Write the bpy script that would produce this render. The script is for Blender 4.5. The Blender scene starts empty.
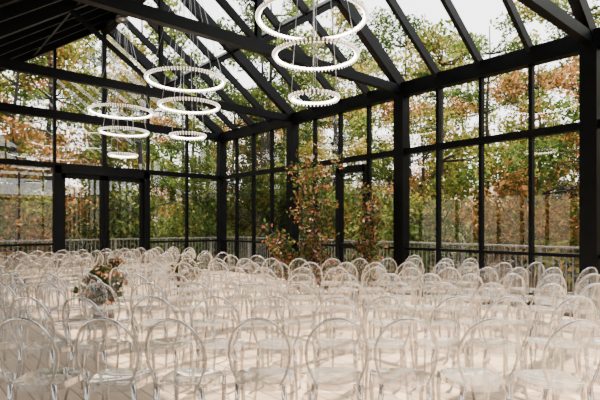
import bpy, bmesh, math, random
import numpy as np
from mathutils import Vector, Matrix
random.seed(7); rng=np.random.default_rng(7)
scene=bpy.context.scene
COL=scene.collection
W,D=8.6,14.0
XR,ZE,TS=4.7,4.6,0.70
ZR=ZE+(W-XR)*TS
XL=-1.5; YB=-4.75
BAY=3.75
# ---------------- materials
def mat(name):
    m=bpy.data.materials.new(name); m.use_nodes=True
    nt=m.node_tree; nt.nodes.clear()
    o=nt.nodes.new('ShaderNodeOutputMaterial')
    return m,nt,o
def N(nt,t,**k):
    n=nt.nodes.new(t)
    for a,b in k.items(): setattr(n,a,b)
    return n
def pbr(name,col,rough=.5,metal=0,noise=None,scale=5,emit=0,spec=.5):
    m,nt,o=mat(name); p=N(nt,'ShaderNodeBsdfPrincipled'); nt.links.new(p.outputs[0],o.inputs[0])
    p.inputs['Base Color'].default_value=(*col,1); p.inputs['Roughness'].default_value=rough; p.inputs['Metallic'].default_value=metal
    p.inputs['Specular IOR Level'].default_value=spec
    if emit:
        p.inputs['Emission Color'].default_value=(*col,1); p.inputs['Emission Strength'].default_value=emit
    if noise:
        tc=N(nt,'ShaderNodeTexCoord'); n=N(nt,'ShaderNodeTexNoise'); n.inputs['Scale'].default_value=scale; n.inputs['Detail'].default_value=6
        nt.links.new(tc.outputs['Object'],n.inputs['Vector'])
        r=N(nt,'ShaderNodeValToRGB'); r.color_ramp.elements[0].position=.35; r.color_ramp.elements[1].position=.65
        r.color_ramp.elements[0].color=(*col,1); r.color_ramp.elements[1].color=(*noise,1)
        nt.links.new(n.outputs[0],r.inputs[0]); nt.links.new(r.outputs[0],p.inputs['Base Color'])
    return m
M_black=pbr('black_steel',(.0012,.0014,.0018),.45,0,(.002,.0024,.003),3,spec=.10)
M_roof=pbr('dark_roof_boards',(.0022,.0025,.003),.6,0,(.004,.0045,.005),6,spec=.1)
M_bark=pbr('bark',(.010,.008,.006),.9,0,(.035,.028,.022),9)
M_champ=pbr('champagne_metal',(.55,.45,.33),.3,.9)
M_wire=pbr('steel_wire',(.30,.30,.30),.35,.8)
M_deck=pbr('deck_wood',(.06,.05,.042),.8,0,(.09,.08,.065),4)
M_rail=pbr('weathered_rail_wood',(.12,.11,.095),.8,0,(.20,.185,.16),6)
M_vase=pbr('vase_ceramic',(.06,.04,.03),.4)
M_led=pbr('led_crystal',(1,.92,.79),.2,0,None,5,15.0)
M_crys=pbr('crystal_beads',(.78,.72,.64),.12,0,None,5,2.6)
def clear(name,base,gain,power,white,wcol=(.95,.92,.87),tint=(.97,.98,.98),rough=0.0):
    m,nt,o=mat(name)
    lw=N(nt,'ShaderNodeLayerWeight'); lw.inputs[0].default_value=.5
    pw=N(nt,'ShaderNodeMath',operation='POWER'); pw.inputs[1].default_value=power
    mu=N(nt,'ShaderNodeMath',operation='MULTIPLY_ADD'); mu.inputs[1].default_value=gain; mu.inputs[2].default_value=base
    nt.links.new(lw.outputs['Facing'],pw.inputs[0]); nt.links.new(pw.outputs[0],mu.inputs[0])
    t=N(nt,'ShaderNodeBsdfTransparent'); t.inputs[0].default_value=(*tint,1)
    g=N(nt,'ShaderNodeBsdfGlossy'); g.inputs['Roughness'].default_value=rough; g.inputs[0].default_value=(1,1,1,1)
    mx=N(nt,'ShaderNodeMixShader'); nt.links.new(mu.outputs[0],mx.inputs[0]); nt.links.new(t.outputs[0],mx.inputs[1]); nt.links.new(g.outputs[0],mx.inputs[2])
    last=mx
    if white>0:
        d=N(nt,'ShaderNodeBsdfDiffuse'); d.inputs[0].default_value=(*wcol,1)
        tr=N(nt,'ShaderNodeBsdfTranslucent'); tr.inputs[0].default_value=(*wcol,1)
        m1=N(nt,'ShaderNodeMixShader'); m1.inputs[0].default_value=.5
        nt.links.new(d.outputs[0],m1.inputs[1]); nt.links.new(tr.outputs[0],m1.inputs[2])
        m2=N(nt,'ShaderNodeMixShader'); m2.inputs[0].default_value=white
        nt.links.new(mx.outputs[0],m2.inputs[1]); nt.links.new(m1.outputs[0],m2.inputs[2]); last=m2
    nt.links.new(last.outputs[0],o.inputs[0]); return m
M_glass=clear('window_glass',.075,.8,4,0)
M_sky=clear('skylight_glass',.04,.6,4,0)
M_panel=clear('acrylic_panel',.06,.85,2.6,0,rough=.01,tint=(.95,.942,.93))
M_rim=clear('acrylic_edge',.22,.75,1.6,.05,rough=.03,tint=(.54,.51,.485))
M_seat=clear('acrylic_seat',.20,.8,2.2,.16,rough=.05,tint=(.90,.885,.865))  # white mixed into the clear seat imitates sheen from sky and sun
def leafmat(name,cols,trans=.5,gain=1.0):
    m,nt,o=mat(name)
    g=N(nt,'ShaderNodeNewGeometry'); oi=N(nt,'ShaderNodeObjectInfo')
    a=N(nt,'ShaderNodeMath',operation='MULTIPLY_ADD'); a.inputs[1].default_value=.35
    b=N(nt,'ShaderNodeMath',operation='MULTIPLY'); b.inputs[1].default_value=.65
    nt.links.new(g.outputs['Random Per Island'],b.inputs[0]); nt.links.new(oi.outputs['Random'],a.inputs[0]); nt.links.new(b.outputs[0],a.inputs[2])
    r=N(nt,'ShaderNodeValToRGB'); el=r.color_ramp.elements
    while len(el)<len(cols): el.new(.5)
    for i,c in enumerate(cols): el[i].position=i/(len(cols)-1); el[i].color=(*[min(x*gain,.85) for x in c],1)
    nt.links.new(a.outputs[0],r.inputs[0])
    d=N(nt,'ShaderNodeBsdfDiffuse'); t=N(nt,'ShaderNodeBsdfTranslucent'); mx=N(nt,'ShaderNodeMixShader'); mx.inputs[0].default_value=trans
    nt.links.new(r.outputs[0],d.inputs[0]); nt.links.new(r.outputs[0],t.inputs[0])
    nt.links.new(d.outputs[0],mx.inputs[1]); nt.links.new(t.outputs[0],mx.inputs[2]); nt.links.new(mx.outputs[0],o.inputs[0])
    return m
L_green=leafmat('leaves_green',[(.012,.030,.007),(.040,.070,.015),(.095,.125,.026),(.20,.195,.05)],gain=1.15)
L_yel=leafmat('leaves_yellow',[(.035,.06,.013),(.10,.12,.022),(.24,.20,.04),(.28,.16,.04)],gain=1.15)
L_org=leafmat('leaves_orange',[(.05,.05,.016),(.17,.085,.025),(.33,.15,.055),(.22,.18,.045)],gain=1.1)
L_dk=leafmat('leaves_dark',[(.008,.018,.007),(.020,.034,.012),(.04,.058,.02),(.075,.08,.03)],gain=1.1)
L_red=leafmat('leaves_rust',[(.07,.02,.015),(.18,.05,.03),(.30,.12,.055),(.10,.10,.04)],.3,1.1)
L_blush=leafmat('petals_blush',[(.5,.30,.23),(.6,.42,.32),(.42,.19,.13),(.65,.55,.46)],.3)
# floor
M_floor,nt,o=mat('pale_oak_planks')
p=N(nt,'ShaderNodeBsdfPrincipled'); nt.links.new(p.outputs[0],o.inputs[0]); p.inputs['Roughness'].default_value=.38
tc=N(nt,'ShaderNodeTexCoord'); mp=N(nt,'ShaderNodeMapping'); mp.inputs['Rotation'].default_value=(0,0,math.radians(90))
br=N(nt,'ShaderNodeTexBrick'); br.inputs['Scale'].default_value=1; br.inputs['Brick Width'].default_value=1.8; br.inputs['Row Height'].default_value=.16
br.inputs['Mortar Size'].default_value=.006; br.inputs['Color1'].default_value=(.50,.365,.245,1); br.inputs['Color2'].default_value=(.37,.265,.175,1); br.inputs['Mortar'].default_value=(.08,.055,.036,1)
nt.links.new(tc.outputs['Object'],mp.inputs[0]); nt.links.new(mp.outputs[0],br.inputs[0])
mp2=N(nt,'ShaderNodeMapping'); mp2.inputs['Scale'].default_value=(14,1,1)
nz=N(nt,'ShaderNodeTexNoise'); nz.inputs['Scale'].default_value=3; nz.inputs['Detail'].default_value=5
nt.links.new(tc.outputs['Object'],mp2.inputs[0]); nt.links.new(mp2.outputs[0],nz.inputs[0])
mc=N(nt,'ShaderNodeMix',data_type='RGBA',blend_type='OVERLAY'); mc.inputs[0].default_value=.45
nt.links.new(br.outputs[0],mc.inputs[6]); nt.links.new(nz.outputs[0],mc.inputs[7]); nt.links.new(mc.outputs[2],p.inputs['Base Color'])
M_ground,nt,o=mat('leaf_litter_ground')
p=N(nt,'ShaderNodeBsdfPrincipled'); nt.links.new(p.outputs[0],o.inputs[0]); p.inputs['Roughness'].default_value=.95
tc=N(nt,'ShaderNodeTexCoord'); nz=N(nt,'ShaderNodeTexNoise'); nz.inputs['Scale'].default_value=.9; nz.inputs['Detail'].default_value=12; nz.inputs['Roughness'].default_value=.75
r=N(nt,'ShaderNodeValToRGB'); el=r.color_ramp.elements; el.new(.5); el.new(.6)
for e,(ps,c) in zip(el,[(.35,(.025,.03,.012)),(.46,(.06,.06,.03)),(.54,(.12,.085,.045)),(.66,(.20,.15,.08))]): e.position=ps; e.color=(*c,1)
nt.links.new(tc.outputs['Object'],nz.inputs[0]); nt.links.new(nz.outputs[0],r.inputs[0]); nt.links.new(r.outputs[0],p.inputs['Base Color'])

# ---------------- mesh helpers
class MB:
    def __init__(s): s.v=[]; s.f=[]; s.m=[]; s.sm=[]
    def add(s,vs,fs,mi=0,smooth=False):
        b=len(s.v); s.v+= [tuple(v) for v in vs]; s.f+=[tuple(i+b for i in f) for f in fs]; s.m+=[mi]*len(fs); s.sm+=[smooth]*len(fs)
    def box(s,x0,x1,y0,y1,z0,z1,mi=0):
        s.add([(x,y,z) for x in(x0,x1) for y in(y0,y1) for z in(z0,z1)],[(0,1,3,2),(4,6,7,5),(0,4,5,1),(2,3,7,6),(0,2,6,4),(1,5,7,3)],mi)
    def beam(s,a,b,w,h,side=None,mi=0):
        a=Vector(a); b=Vector(b); d=(b-a).normalized()
        sd=Vector(side).normalized() if side else d.cross(Vector((0,0,1))).normalized()
        up=sd.cross(d).normalized()
        vs=[]
        for p in(a,b):
            for i,j in((-1,-1),(1,-1),(1,1),(-1,1)): vs.append(p+sd*i*w/2+up*j*h/2)
        s.add(vs,[(3,2,1,0),(4,5,6,7),(0,1,5,4),(1,2,6,5),(2,3,7,6),(3,0,4,7)],mi)
    def tube(s,pts,rad,n=6,mi=0,closed=False,cap=True,sx=1,sy=1):
        pts=[Vector(p) for p in pts]; k=len(pts); vs=[]
        if not hasattr(rad,'__len__'): rad=[rad]*k
        ref=Vector((0,0,1))
        if closed is False and abs((pts[-1]-pts[0]).normalized().z)>.8: ref=Vector((0,1,0))
        for i,p in enumerate(pts):
            d=(pts[(i+1)%k]-pts[i-1]) if closed else (pts[min(i+1,k-1)]-pts[max(i-1,0)])
            d.normalize(); a=d.cross(ref)
            if a.length<1e-3: a=d.cross(Vector((1,0,0)))
            a.normalize(); b=d.cross(a)
            for j in range(n):
                t=2*math.pi*j/n+math.pi/n; vs.append(p+(a*math.cos(t)*sx+b*math.sin(t)*sy)*rad[i])
        fs=[]
        for i in range(k if closed else k-1):
            for j in range(n): i2=(i+1)%k; fs.append((i*n+j,i*n+(j+1)%n,i2*n+(j+1)%n,i2*n+j))
        if cap and not closed: fs+= [tuple(range(n))[::-1],tuple(range((k-1)*n,k*n))]
        s.add(vs,fs,mi,n>4)
    def mesh(s,name,mats):
        me=bpy.data.meshes.new(name); me.from_pydata(s.v,[],s.f)
        for m in mats: me.materials.append(m)
        me.polygons.foreach_set('material_index',s.m); me.polygons.foreach_set('use_smooth',s.sm); me.update(); return me
    def obj(s,name,mats,loc=(0,0,0),rz=0,parent=None):
        return place(name,s.mesh(name,mats),loc,rz,parent=parent)
def place(name,me,loc=(0,0,0),rz=0,sc=(1,1,1),parent=None):
    o=bpy.data.objects.new(name,me); COL.objects.link(o); o.location=loc; o.rotation_euler=(0,0,rz); o.scale=sc
    if parent: o.parent=parent
    return o
def leaves(mb,centers,spread,n,size,mi=0,flat=.8):
    c=np.array(centers)[rng.integers(0,len(centers),n)]
    p=rng.normal(0,1,(n,3)); p/= (np.linalg.norm(p,axis=1,keepdims=True)+1e-6); p*= (rng.random((n,1))**.5)*spread*np.array([1,1,flat]); p+=c
    a=rng.normal(0,1,(n,3)); a/=np.linalg.norm(a,axis=1,keepdims=True); b=np.cross(a,rng.normal(0,1,(n,3))); b/=np.linalg.norm(b,axis=1,keepdims=True)
    s=size*(.6+.8*rng.random((n,1)))
    vs=np.stack([p-a*s*.6,p+b*s*.32-a*s*.05,p+a*s*.6,p-b*s*.32-a*s*.05],1).reshape(-1,3)
    fs=[(4*i,4*i+1,4*i+2,4*i+3) for i in range(n)]
    mb.add(vs.tolist(),fs,mi)

# ---------------- shell
f=MB(); f.box(XL-.1,W+.15,YB-.1,D+.15,-.2,0); f.obj('floor',[M_floor])
posts=[D-i*BAY for i in range(6)]
sub=[D-i*BAY/4 for i in range(21)]
# right wall
ZM=3.13
r=MB()
for y in posts: r.box(W-.125,W+.125,y-.125,y+.125,0,ZE)
for i,y in enumerate(sub):
    if i%4: r.box(W-.05,W+.06,y-.032,y+.032,0,ZE)
ya,yb=posts[-1],D
r.box(W-.10,W+.10,ya,yb,ZE-.26,ZE+.04); r.box(W-.07,W+.07,ya,yb,ZM-.065,ZM+.065)
r.box(W-.06,W+.06,ya,yb,0,.14); r.box(W-.04,W+.04,ya,yb,.98,1.04)
r.obj('wall_right',[M_black])
def quadpanel(name,pts,m): 
    b=MB(); b.add(pts,[tuple(range(len(pts)))]); return b.obj(name,[m])
wn=1
for i in range(5):
    y0,y1=posts[i+1],posts[i]
    quadpanel('window_%d'%wn,[(W,y0+.12,.1),(W,y1-.12,.1),(W,y1-.12,ZE-.2),(W,y0+.12,ZE-.2)],M_glass); wn+=1
# right door in bay 2
d=MB()
y0=8.40;y1=7.50
for y in(y0,y1): d.box(W-.09,W+.07,y-.07,y+.07,0,2.95)
d.box(W-.09,W+.07,y1,y0,2.80,2.97); d.box(W-.07,W+.05,y1,y0,0,.25); d.box(W-.07,W+.05,y1,y0,.95,1.08)
d.box(W-.16,W-.13,y1+.12,y1+.15,.9,1.3); d.box(W-.14,W-.06,y1+.12,y1+.15,.92,.95); d.box(W-.14,W-.06,y1+.12,y1+.15,1.25,1.28)
d.obj('door_2',[M_black])
# gable wall (y=D)
def roofz(x): return ZE+(W-x)*TS if x>XR else ZR-(XR-x)*TS
g=MB(); mxs=[W-1.3*i for i in range(1,8)]
for x in mxs: 
    w=.06 if abs(x-XR)<.01 else .038
    z0=0 if abs(x-XR)>.01 else ZM
    g.box(x-w,x+w,D-.05,D+.06,z0,roofz(x))
g.box(XL,W,D-.10,D+.10,ZE-.22,ZE+.0); g.box(XL,W,D-.07,D+.07,ZM-.07,ZM+.07)
g.box(XL,W,D-.06,D+.06,0,.14)
g.box(XL,3.4,D-.04,D+.04,.98,1.04); g.box(6.0,W,D-.04,D+.04,.98,1.04)
g.box(XL-.12,XL+.12,D-.12,D+.12,0,roofz(XL))
g.obj('wall_far',[M_black])
quadpanel('window_%d'%wn,[(XL,D,.1),(3.4,D,.1),(3.4,D,ZM),(6.0,D,ZM),(6.0,D,.1),(W,D,.1),(W,D,ZE),(XR,D,ZR),(XL,D,roofz(XL))],M_glass); wn+=1
# double door
d=MB()
for x in(3.46,5.94): d.box(x-.09,x+.09,D-.10,D+.08,0,ZM)
d.box(3.4,6.0,D-.1,D+.08,2.93,ZM)
for a,b in((3.55,4.69),(4.71,5.85)):
    for x in(a,b-.11): d.box(x,x+.11,D-.05,D+.04,.02,2.93)
    d.box(a,b,D-.05,D+.04,2.80,2.93); d.box(a,b,D-.05,D+.04,.02,.26)
for x in(4.60,4.80):
    d.box(x-.012,x+.012,D-.13,D-.10,.9,1.4)
    d.box(x-.01,x+.01,D-.11,D-.04,.92,.95); d.box(x-.01,x+.01,D-.11,D-.04,1.35,1.38)
for a,b in((3.66,4.58),(4.82,5.74)): d.add([(a,D,.26),(b,D,.26),(b,D,2.8),(a,D,2.8)],[(0,1,2,3)],1)
d.obj('door_1',[M_black,M_glass])
# left + back walls (glazed, simple)
l=MB(); zl=roofz(XL)
for i,y in enumerate(sub):
    if i: l.box(XL-.08,XL+.08,y-(.12 if i%4==0 else .04),y+(.12 if i%4==0 else .04),0,zl-.1)
l.box(XL-.08,XL+.08,YB,D,0,.14); l.box(XL-.1,XL+.1,YB,D,zl-.3,zl-.02)
l.obj('wall_left',[M_black]); quadpanel('window_%d'%wn,[(XL,YB,.1),(XL,D,.1),(XL,D,zl-.2),(XL,YB,zl-.2)],M_glass); wn+=1
b=MB()
for x in mxs: b.box(x-.045,x+.045,YB-.05,YB+.06,0,roofz(x))
b.box(XL,W,YB-.1,YB+.1,ZE-.24,ZE); b.box(XL,W,YB-.08,YB+.08,ZM-.08,ZM+.08); b.box(XL,W,YB-.06,YB+.06,0,.14)
b.obj('wall_back',[M_black]); quadpanel('window_%d'%wn,[(XL,YB,.1),(W,YB,.1),(W,YB,ZE),(XR,YB,ZR),(XL,YB,zl)],M_glass); wn+=1
# roof
c=MB()
x0=XL-.4
for k in range(24): # boards on left slope
    xa=XR-(XR-x0)*k/24; xb=XR-(XR-x0)*(k+1)/24+.012
    c.beam(((xa+xb)/2,YB-.3,roofz((xa+xb)/2)+.12),((xa+xb)/2,D+.3,roofz((xa+xb)/2)+.12),(xa-xb)*1.22,.04,side=(1,0,TS))
c.obj('ceiling',[M_roof])
quadpanel('skylight',[(W+.2,YB-.2,ZE-.14+.12),(W+.2,D+.2,ZE-.14+.12),(XR+.06,D+.2,ZR+.08),(XR+.06,YB-.2,ZR+.08)],M_sky)
rf=MB()
for i,y in enumerate(sub):
    big=i%4==0
    w=.15 if big else .075; h=.26 if big else .18
    o_=-.02
    rf.beam((W+.15,y,ZE-.105+o_),(XR-.05,y,ZR+.035+o_),w,h,side=(0,1,0))
    rf.beam((x0,y,roofz(x0)+o_),(XR+.05,y,ZR+.035+o_),w,h,side=(0,1,0))
rf.box(XR-.10,XR+.10,YB,D,ZR-.32,ZR+.06)
for fr in(.5,):
    x=W-(W-XR)*fr; rf.beam((x,YB,roofz(x)+.0),(x,D,roofz(x)+.0),.07,.14,side=(1,0,-TS))
for fr in(.3,.65):
    x=XR-(XR-XL)*fr; rf.beam((x,YB,roofz(x)+.0),(x,D,roofz(x)+.0),.10,.2,side=(1,0,TS))
rf.obj('roof_rafters',[M_black])
for y in posts[1:-1]:
    t=MB(); t.beam((W,y,ZE-.1),(.7,y,ZE-.1),.13,.18,side=(0,1,0))
    t.beam((XR,y,ZE),(XR,y,ZR-.1),.09,.09,side=(0,1,0))
    for s_ in(1,-1):
        xm=XR+s_*1.95; t.beam((XR,y,ZE-.05),(xm,y,roofz(xm)-.1),.07,.09,side=(0,1,0))
    t.obj('roof_truss',[M_black])

# exterior deck + railing
dk=MB(); dk.box(W+.16,W+2.2,YB,D+2.4,-.22,-.06); dk.box(XL,W+.16,D+.16,D+2.4,-.22,-.06); dk.obj('exterior_deck',[M_deck])
rl=MB()
def rail(a,b):
    a=Vector(a);b=Vector(b);L=(b-a).length; d_=(b-a)/L
    rl.beam(a+Vector((0,0,1.05)),b+Vector((0,0,1.05)),.08,.04); rl.beam(a+Vector((0,0,.1)),b+Vector((0,0,.1)),.04,.04)
    n=int(L/.13)
    for i in range(n+1):
        p=a+d_*(L*i/n); w=.035 if i%14==0 else .009
        rl.box(p.x-w,p.x+w,p.y-w,p.y+w,-.06,1.04)
rail((W+2.1,YB,0),(W+2.1,D+2.3,0)); rail((XL,D+2.3,0),(W+2.1,D+2.3,0))
rl.obj('deck_railing',[M_rail])

# ---------------- terrain
def gz(x,y):
    dx=max(x-(W+3),XL-3-x,0); dy=max(y-(D+3),YB-3-y,0); dd=math.hypot(dx,dy)
    return -1.0+ (0 if dd<4 else (dd-4)*.15) + .3*math.sin(x*.3)*math.cos(y*.27)*min(dd/6,1)
t=MB(); n=60; S=70
vs=[]; 
for i in range(n+1):
    for j in range(n+1):
        x=-S+W/2+2*S*i/n; y=-S+D/2+2*S*j/n; vs.append((x,y,gz(x,y)))
t.add(vs,[(i*(n+1)+j,(i+1)*(n+1)+j,(i+1)*(n+1)+j+1,i*(n+1)+j+1) for i in range(n) for j in range(n)],0,True)
t.obj('forest_ground',[M_ground])
# ---------------- trees
def tree(mat_,h,r,nl,seed,low=.3,ls=.2,mat2=None):
    rr=random.Random(seed); b=MB(); pts=[]; x=y=0
    for i in range(9):
        pts.append((x,y,h*.92*i/8)); x+=rr.uniform(-.12,.12); y+=rr.uniform(-.12,.12)
    b.tube(pts,[.16*(1-.85*i/8)*(h/12) for i in range(9)],7,0)
    cs=[]
    for k in range(28):
        u=low+(1-low)*rr.random(); a=rr.random()*6.28; i=min(int(u*8),7); p=Vector(pts[i])
        L=r*(1.05-.65*abs(u-.5)*1.3)*rr.uniform(.5,1)
        e=p+Vector((math.cos(a)*L,math.sin(a)*L,L*rr.uniform(.15,.6)))
        m_=p.lerp(e,.5)+Vector((0,0,-.1*L)); b.tube([p,m_,e],[.05,.032,.012],5,0)
        cs+= [tuple(e),tuple(m_.lerp(e,.6)),tuple(e+Vector((rr.uniform(-.8,.8),rr.uniform(-.8,.8),rr.uniform(-.4,.4))))]
    q=len(cs)*2//3
    leaves(b,cs[:q],.8,nl*2//3,ls,1,.6); leaves(b,cs[q:],.8,nl//3,ls,2,.6)
    return b.mesh('tree_mesh',[M_bark,mat_,mat2 or mat_])
protos=[tree(L_green,14,3.3,7600,1,.2,.17,L_yel),tree(L_yel,12,3.1,6400,2,.2,.17,L_green),tree(L_org,11,2.9,5600,3,.15,.16,L_yel),tree(L_dk,15,3.0,7600,4,.2,.17),tree(L_green,12,3.3,6600,5,.2,.17,L_org),tree(L_green,14,3.3,7200,6,.2,.17,L_dk)]
names=['green_tree','yellow_autumn_tree','orange_autumn_tree','dark_evergreen_tree','green_tree','green_tree']
def shrub(mat_,seed):
    rr=random.Random(seed); b=MB(); cs=[]
    for k in range(12):
        a=rr.random()*6.28; L=rr.uniform(.4,1.5); e=Vector((math.cos(a)*L,math.sin(a)*L,rr.uniform(.5,2.4)))
        b.tube([(0,0,0),e*.5+Vector((0,0,.2)),e],[.03,.02,.008],4,0); cs.append(tuple(e)); cs.append(tuple(e*.6))
    leaves(b,cs,.6,1600,.13,1,.8); return b.mesh('shrub_mesh',[M_bark,mat_])
shr=[shrub(L_org,11),shrub(L_green,12),shrub(L_yel,13),shrub(L_green,14),shrub(L_dk,15)]
R_=random.Random(5)
def inb(x,y,mg): return XL-mg<x<W+mg and YB-mg<y<D+mg
def ringline(mg,step):
    x=W+mg; y=-6; line=[]
    while y<D+mg: line.append((x,y)); y+=step
    while x>XL-8: line.append((x,D+mg)); x-=step
    return line
for ring_,(mg,step) in enumerate([(6.8,5.2),(10.8,4.8),(15.5,4.8),(22,4.8)]):
    for (px,py) in ringline(mg,step):
        px+=R_.uniform(-1.3,1.3); py+=R_.uniform(-1.3,1.3)
        k=R_.choice([0,1,5,4,5,3,0,1,4,2])
        s=R_.uniform(.78,1.1)
        place(names[k],protos[k],(px,py,gz(px,py)-.1),R_.random()*6.28,(s,s,s*R_.uniform(.9,1.1)))
        for q in range(2):
            sx=px+R_.uniform(-2.2,2.2); sy=py+R_.uniform(-2.2,2.2)
            if inb(sx,sy,4.6): continue
            place('forest_shrub',shr[R_.randrange(5)],(sx,sy,gz(sx,sy)-.05),R_.random()*6.28,(R_.uniform(.9,1.3),)*3)
for mg,st in((8.6,2.4),(13,2.8)):
    for (px,py) in ringline(mg,st):
        s=R_.uniform(1.1,1.7); px+=R_.uniform(-.8,.8); py+=R_.uniform(-.8,.8)
        place('forest_shrub',shr[R_.randrange(5)],(px,py,gz(px,py)-.05),R_.random()*6.28,(s,s,s))

# ---------------- chair
def chair_mesh():
    b=MB(); H=.455
    def wd(s): 
        return .135+.065*math.sin(min(s/.22,1)*math.pi/2) if s<.22 else .20*math.sqrt(max(0,1-((s-.22)/.24)**2))
    def bp(x,s): return (x,-.185-.20*s-.035*(1-(x/.2)**2),H+s)
    S_=[0,.06,.12,.17,.22,.27,.32,.36,.395,.42,.440,.453,.46]
    vs=[];k=9
    for s in S_:
        w=wd(s)
        for j in range(k): vs.append(bp(w*(2*j/(k-1)-1),s))
    b.add(vs,[(i*k+j,i*k+j+1,(i+1)*k+j+1,(i+1)*k+j) for i in range(len(S_)-1) for j in range(k-1)],0,True)
    rim=[bp(-wd(s),s) for s in S_[:-1]]+[bp(0,.46)]+[bp(wd(s),s) for s in S_[:-1][::-1]]
    b.tube(rim,.0105,6,1,sx=1.2)
    # seat
    out=[];K=28
    for i in range(K):
        t=2*math.pi*i/K; c,s=math.cos(t),math.sin(t)
        e=.32; x=math.copysign(abs(c)**(2*e),c); y=math.copysign(abs(s)**(2*e),s)
        out.append((x*(.195+.02*y),y*.20+.01))
    vs=[(x,y,H) for x,y in out]+[(x*.8,y*.8,H-.003) for x,y in out]+[(x*.4,y*.4,H-.010) for x,y in out]+[(0,0,H-.012)]
    fs=[]
    for q in range(2):
        fs+=[(q*K+i,q*K+(i+1)%K,(q+1)*K+(i+1)%K,(q+1)*K+i) for i in range(K)]
    fs+=[(2*K+i,2*K+(i+1)%K,3*K) for i in range(K)]
    b.add(vs,fs,2,True)
    vs=[(x,y,H) for x,y in out]+[(x*.985,y*.985,H-.045) for x,y in out]
    b.add(vs,[(i,K+i,K+(i+1)%K,(i+1)%K) for i in range(K)],1,True)
    for sx in(-1,1):
        b.tube([(sx*.175,.175,H-.02),(sx*.183,.19,.33),(sx*.175,.185,.15),(sx*.172,.195,0)],[.021,.019,.014,.012],6,1)
        b.tube([(sx*.150,-.18,H),(sx*.160,-.175,.32),(sx*.17,-.20,.15),(sx*.18,-.245,0)],[.018,.019,.014,.012],6,1)
    return b.mesh('clear_acrylic_chair',[M_panel,M_rim,M_seat])
CH=chair_mesh()
YAW=math.radians(40.9)
F=Vector((math.sin(YAW),math.cos(YAW))); Rr=Vector((math.cos(YAW),-math.sin(YAW)))
taken=[]
flowers=[(-3.35,7.9),(-2.95,7.3),(-2.3,9.5),(-3.9,9.6)]
fl=[(Rr*u+F*v) for u,v in flowers]
def chair(x,y,rz,j=.06):
    for (a,b_) in taken:
        if (a-x)**2+(b_-y)**2<.42**2: return
    for p in fl:
        if (p.x-x)**2+(p.y-y)**2<.58**2: return
    if not(XL+.5<x<W-.4 and YB<y<D-.4): return
    taken.append((x,y)); place('clear_acrylic_chair',CH,(x,y,0),rz+R_.uniform(-j,j))
v=3.3; row=0
while v<10.4:
    umin=-.66*v-.6; 
    if v>6.8: umin=-2.45
    u=umin+ (.17 if row%2 else 0)
    while u<.66*v+.6:
        P=Rr*u+F*v
        if not(abs(u-.75)<1.2 and v>9.6) and not (P.y>8.5 and P.x<6.4):
            chair(P.x+R_.uniform(-.04,.04),P.y+R_.uniform(-.04,.04),-YAW+ .5*math.atan2(u-.5,13-v),.12)
        u+=.50
    v+=.93; row+=1
for y in(12.8,12.0,11.1,10.2,9.4,8.6):
    x=-.7
    while x<(6.6 if y>11.5 else 6.0)-(0 if y>9 else 2.2): chair(x+R_.uniform(-.04,.04),y,R_.uniform(-.15,.15)); x+=.49
def centerpiece(x,y,z,s=1,name='floral_centerpiece'):
    b=MB(); prof=[(.05,0),(.075,.05),(.08,.1),(.05,.15),(.06,.17)]
    K=12; vs=[(r_*math.cos(6.283*i/K),r_*math.sin(6.283*i/K),h) for r_,h in prof for i in range(K)]
    b.add(vs,[tuple(range(K))]+[(q*K+i,q*K+(i+1)%K,(q+1)*K+(i+1)%K,(q+1)*K+i) for q in range(4) for i in range(K)],0,True)
    cs=[]
    for k in range(16):
        a=k*.9; e=Vector((math.cos(a)*R_.uniform(.05,.2),math.sin(a)*R_.uniform(.05,.2),R_.uniform(.22,.55)))
        b.tube([(0,0,.12),e],[.005,.003],4,1); cs.append(tuple(e))
    leaves(b,cs,.10,340,.06,1); leaves(b,cs,.09,110,.06,2); leaves(b,cs,.08,70,.05,3)
    o_=b.obj(name,[M_vase,L_dk,L_red,L_blush],(x,y,z)); o_.scale=(s,s,s)
for P in fl: centerpiece(P.x,P.y,0,1.4,'aisle_flower_arrangement')
# floral installation
def floral():
    b=MB(); cs1=[];cs2=[]
    def stem(base,topz,lean,n,sp,k0=3):
        pts=[];x,y=base
        for i in range(9):
            q=i/8; pts.append((x+lean[0]*q+.10*math.sin(q*5+n),y+lean[1]*q+.10*math.cos(q*4+n),topz*q))
        b.tube(pts,[.020*(1-.7*i/8) for i in range(9)],5,0)
        for i in range(2,9):
            cs1.append(pts[i])
            for k in range(k0):
                a=R_.random()*6.28; L=R_.uniform(.12,sp); e=Vector(pts[i])+Vector((math.cos(a)*L,math.sin(a)*L,R_.uniform(-.05,.35)))
                b.tube([pts[i],e],[.007,.003],4,0); cs2.append(tuple(e))
    for i in range(5): stem((R_.uniform(-.5,-.15),R_.uniform(-.2,.2)),R_.uniform(2.2,3.0),(R_.uniform(-.15,.25),R_.uniform(-.1,.1)),i,.36)
    for i in range(4): stem((R_.uniform(.5,.8),R_.uniform(-.2,.2)),R_.uniform(1.7,2.5),(R_.uniform(-.1,.4),R_.uniform(-.1,.1)),i+3,.32)
    for i in range(2): stem((R_.uniform(-.9,-.7),R_.uniform(-.2,.2)),R_.uniform(.9,1.3),(R_.uniform(-.4,-.1),0),i+6,.28)
    low=[(R_.uniform(-.9,1.0),R_.uniform(-.25,.25),R_.uniform(.1,.9)) for _ in range(24)]
    leaves(b,cs2,.17,1500,.075,1); leaves(b,cs2,.16,900,.075,2); leaves(b,cs2+cs1,.15,380,.07,4); leaves(b,cs1+low,.15,480,.08,3); leaves(b,cs2,.17,900,.075,5)
    leaves(b,low,.22,1100,.08,1); leaves(b,low,.22,700,.08,2)
    P=Rr*.72+F*10.55
    b.obj('floral_arch_arrangement',[M_bark,L_dk,L_red,L_blush,L_org,L_green],(P.x-.15,P.y,0),-YAW)
floral()
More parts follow.
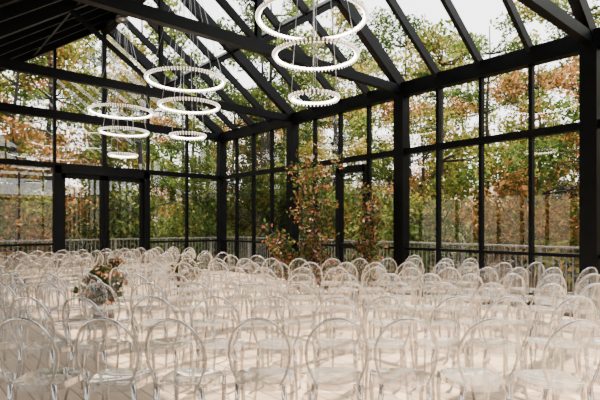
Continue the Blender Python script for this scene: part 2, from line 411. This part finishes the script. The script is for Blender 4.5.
# ---------------- chandeliers
def ring(b,R0,z,cx=0,cy=0):
    K=72
    prof=[(R0,z-.024),(R0,z+.024),(R0+.014,z+.024),(R0+.014,z-.024)]
    vs=[(cx+r_*math.cos(6.28318*i/K),cy+r_*math.sin(6.28318*i/K),h) for i in range(K) for r_,h in prof]
    b.add(vs,[(i*4+j,i*4+(j+1)%4,((i+1)%K)*4+(j+1)%4,((i+1)%K)*4+j) for i in range(K) for j in range(4)],0)
    pr=[(R0-.006,z-.016),(R0-.006,z+.016)]
    vs=[(cx+r_*math.cos(6.28318*i/K),cy+r_*math.sin(6.28318*i/K),h) for i in range(K) for r_,h in pr]
    b.add(vs,[(i*2,i*2+1,((i+1)%K)*2+1,((i+1)%K)*2) for i in range(K)],1)
    nb=int(R0*2*math.pi/.056)
    for i in range(nb):
        a=6.28318*i/nb
        for rr_,zz,sz,mi in((R0-.024,z,.015,1),(R0+.006,z-.034,.015,3),(R0+.030,z,.016,3)):
            c_=Vector((cx+rr_*math.cos(a),cy+rr_*math.sin(a),zz))
            b.add([c_+Vector(q)*sz for q in((1,0,0),(-1,0,0),(0,1,0),(0,-1,0),(0,0,1.3),(0,0,-1.3))],[(0,2,4),(2,1,4),(1,3,4),(3,0,4),(2,0,5),(1,2,5),(3,1,5),(0,3,5)],mi)
    for i in range(4):
        a=math.pi/4+i*math.pi/2
        p=(cx+R0*math.cos(a),cy+R0*math.sin(a),z); q=(.1*math.cos(a),.1*math.sin(a),ZR-.40)
        b.tube([p,q],.005,4,2)
for y in(5.13,9.0,12.6):
    b=MB(); ring(b,.78,4.52,-.03,0); ring(b,.60,4.0,.05,0); ring(b,.34,3.38,.02,0)
    b.tube([(0,0,ZR-.42),(0,0,ZR-.32)],.16,24,2)
    b.obj('ring_chandelier',[M_champ,M_led,M_wire,M_crys],(XR,y,0))

# ---------------- light
w=bpy.data.worlds.new('sky'); scene.world=w; w.use_nodes=True; nt=w.node_tree
bg=nt.nodes['Background']; bg.inputs[1].default_value=5.0
tc=N(nt,'ShaderNodeTexCoord'); sp=N(nt,'ShaderNodeSeparateXYZ'); nt.links.new(tc.outputs['Generated'],sp.inputs[0])
rp=N(nt,'ShaderNodeValToRGB'); rp.color_ramp.elements[0].color=(1,.96,.91,1); rp.color_ramp.elements[1].color=(.90,.95,1,1); rp.color_ramp.elements[1].position=.8
nt.links.new(sp.outputs[2],rp.inputs[0]); nt.links.new(rp.outputs[0],bg.inputs[0])
s=bpy.data.lights.new('sun','SUN'); s.energy=32; s.angle=math.radians(.8); s.color=(1,.90,.76)
so=bpy.data.objects.new('sun',s); COL.objects.link(so); so.location=(20,10,30)
dirv=Vector((-.42,-.12,-1.0)); so.rotation_euler=dirv.to_track_quat('-Z','Y').to_euler()
cam=bpy.data.cameras.new('camera'); co=bpy.data.objects.new('camera',cam); COL.objects.link(co); scene.camera=co
co.location=(0,0,1.5); co.rotation_euler=(math.radians(90),0,-YAW); cam.lens=28.6; cam.sensor_width=36; cam.shift_y=26/600; cam.clip_end=300
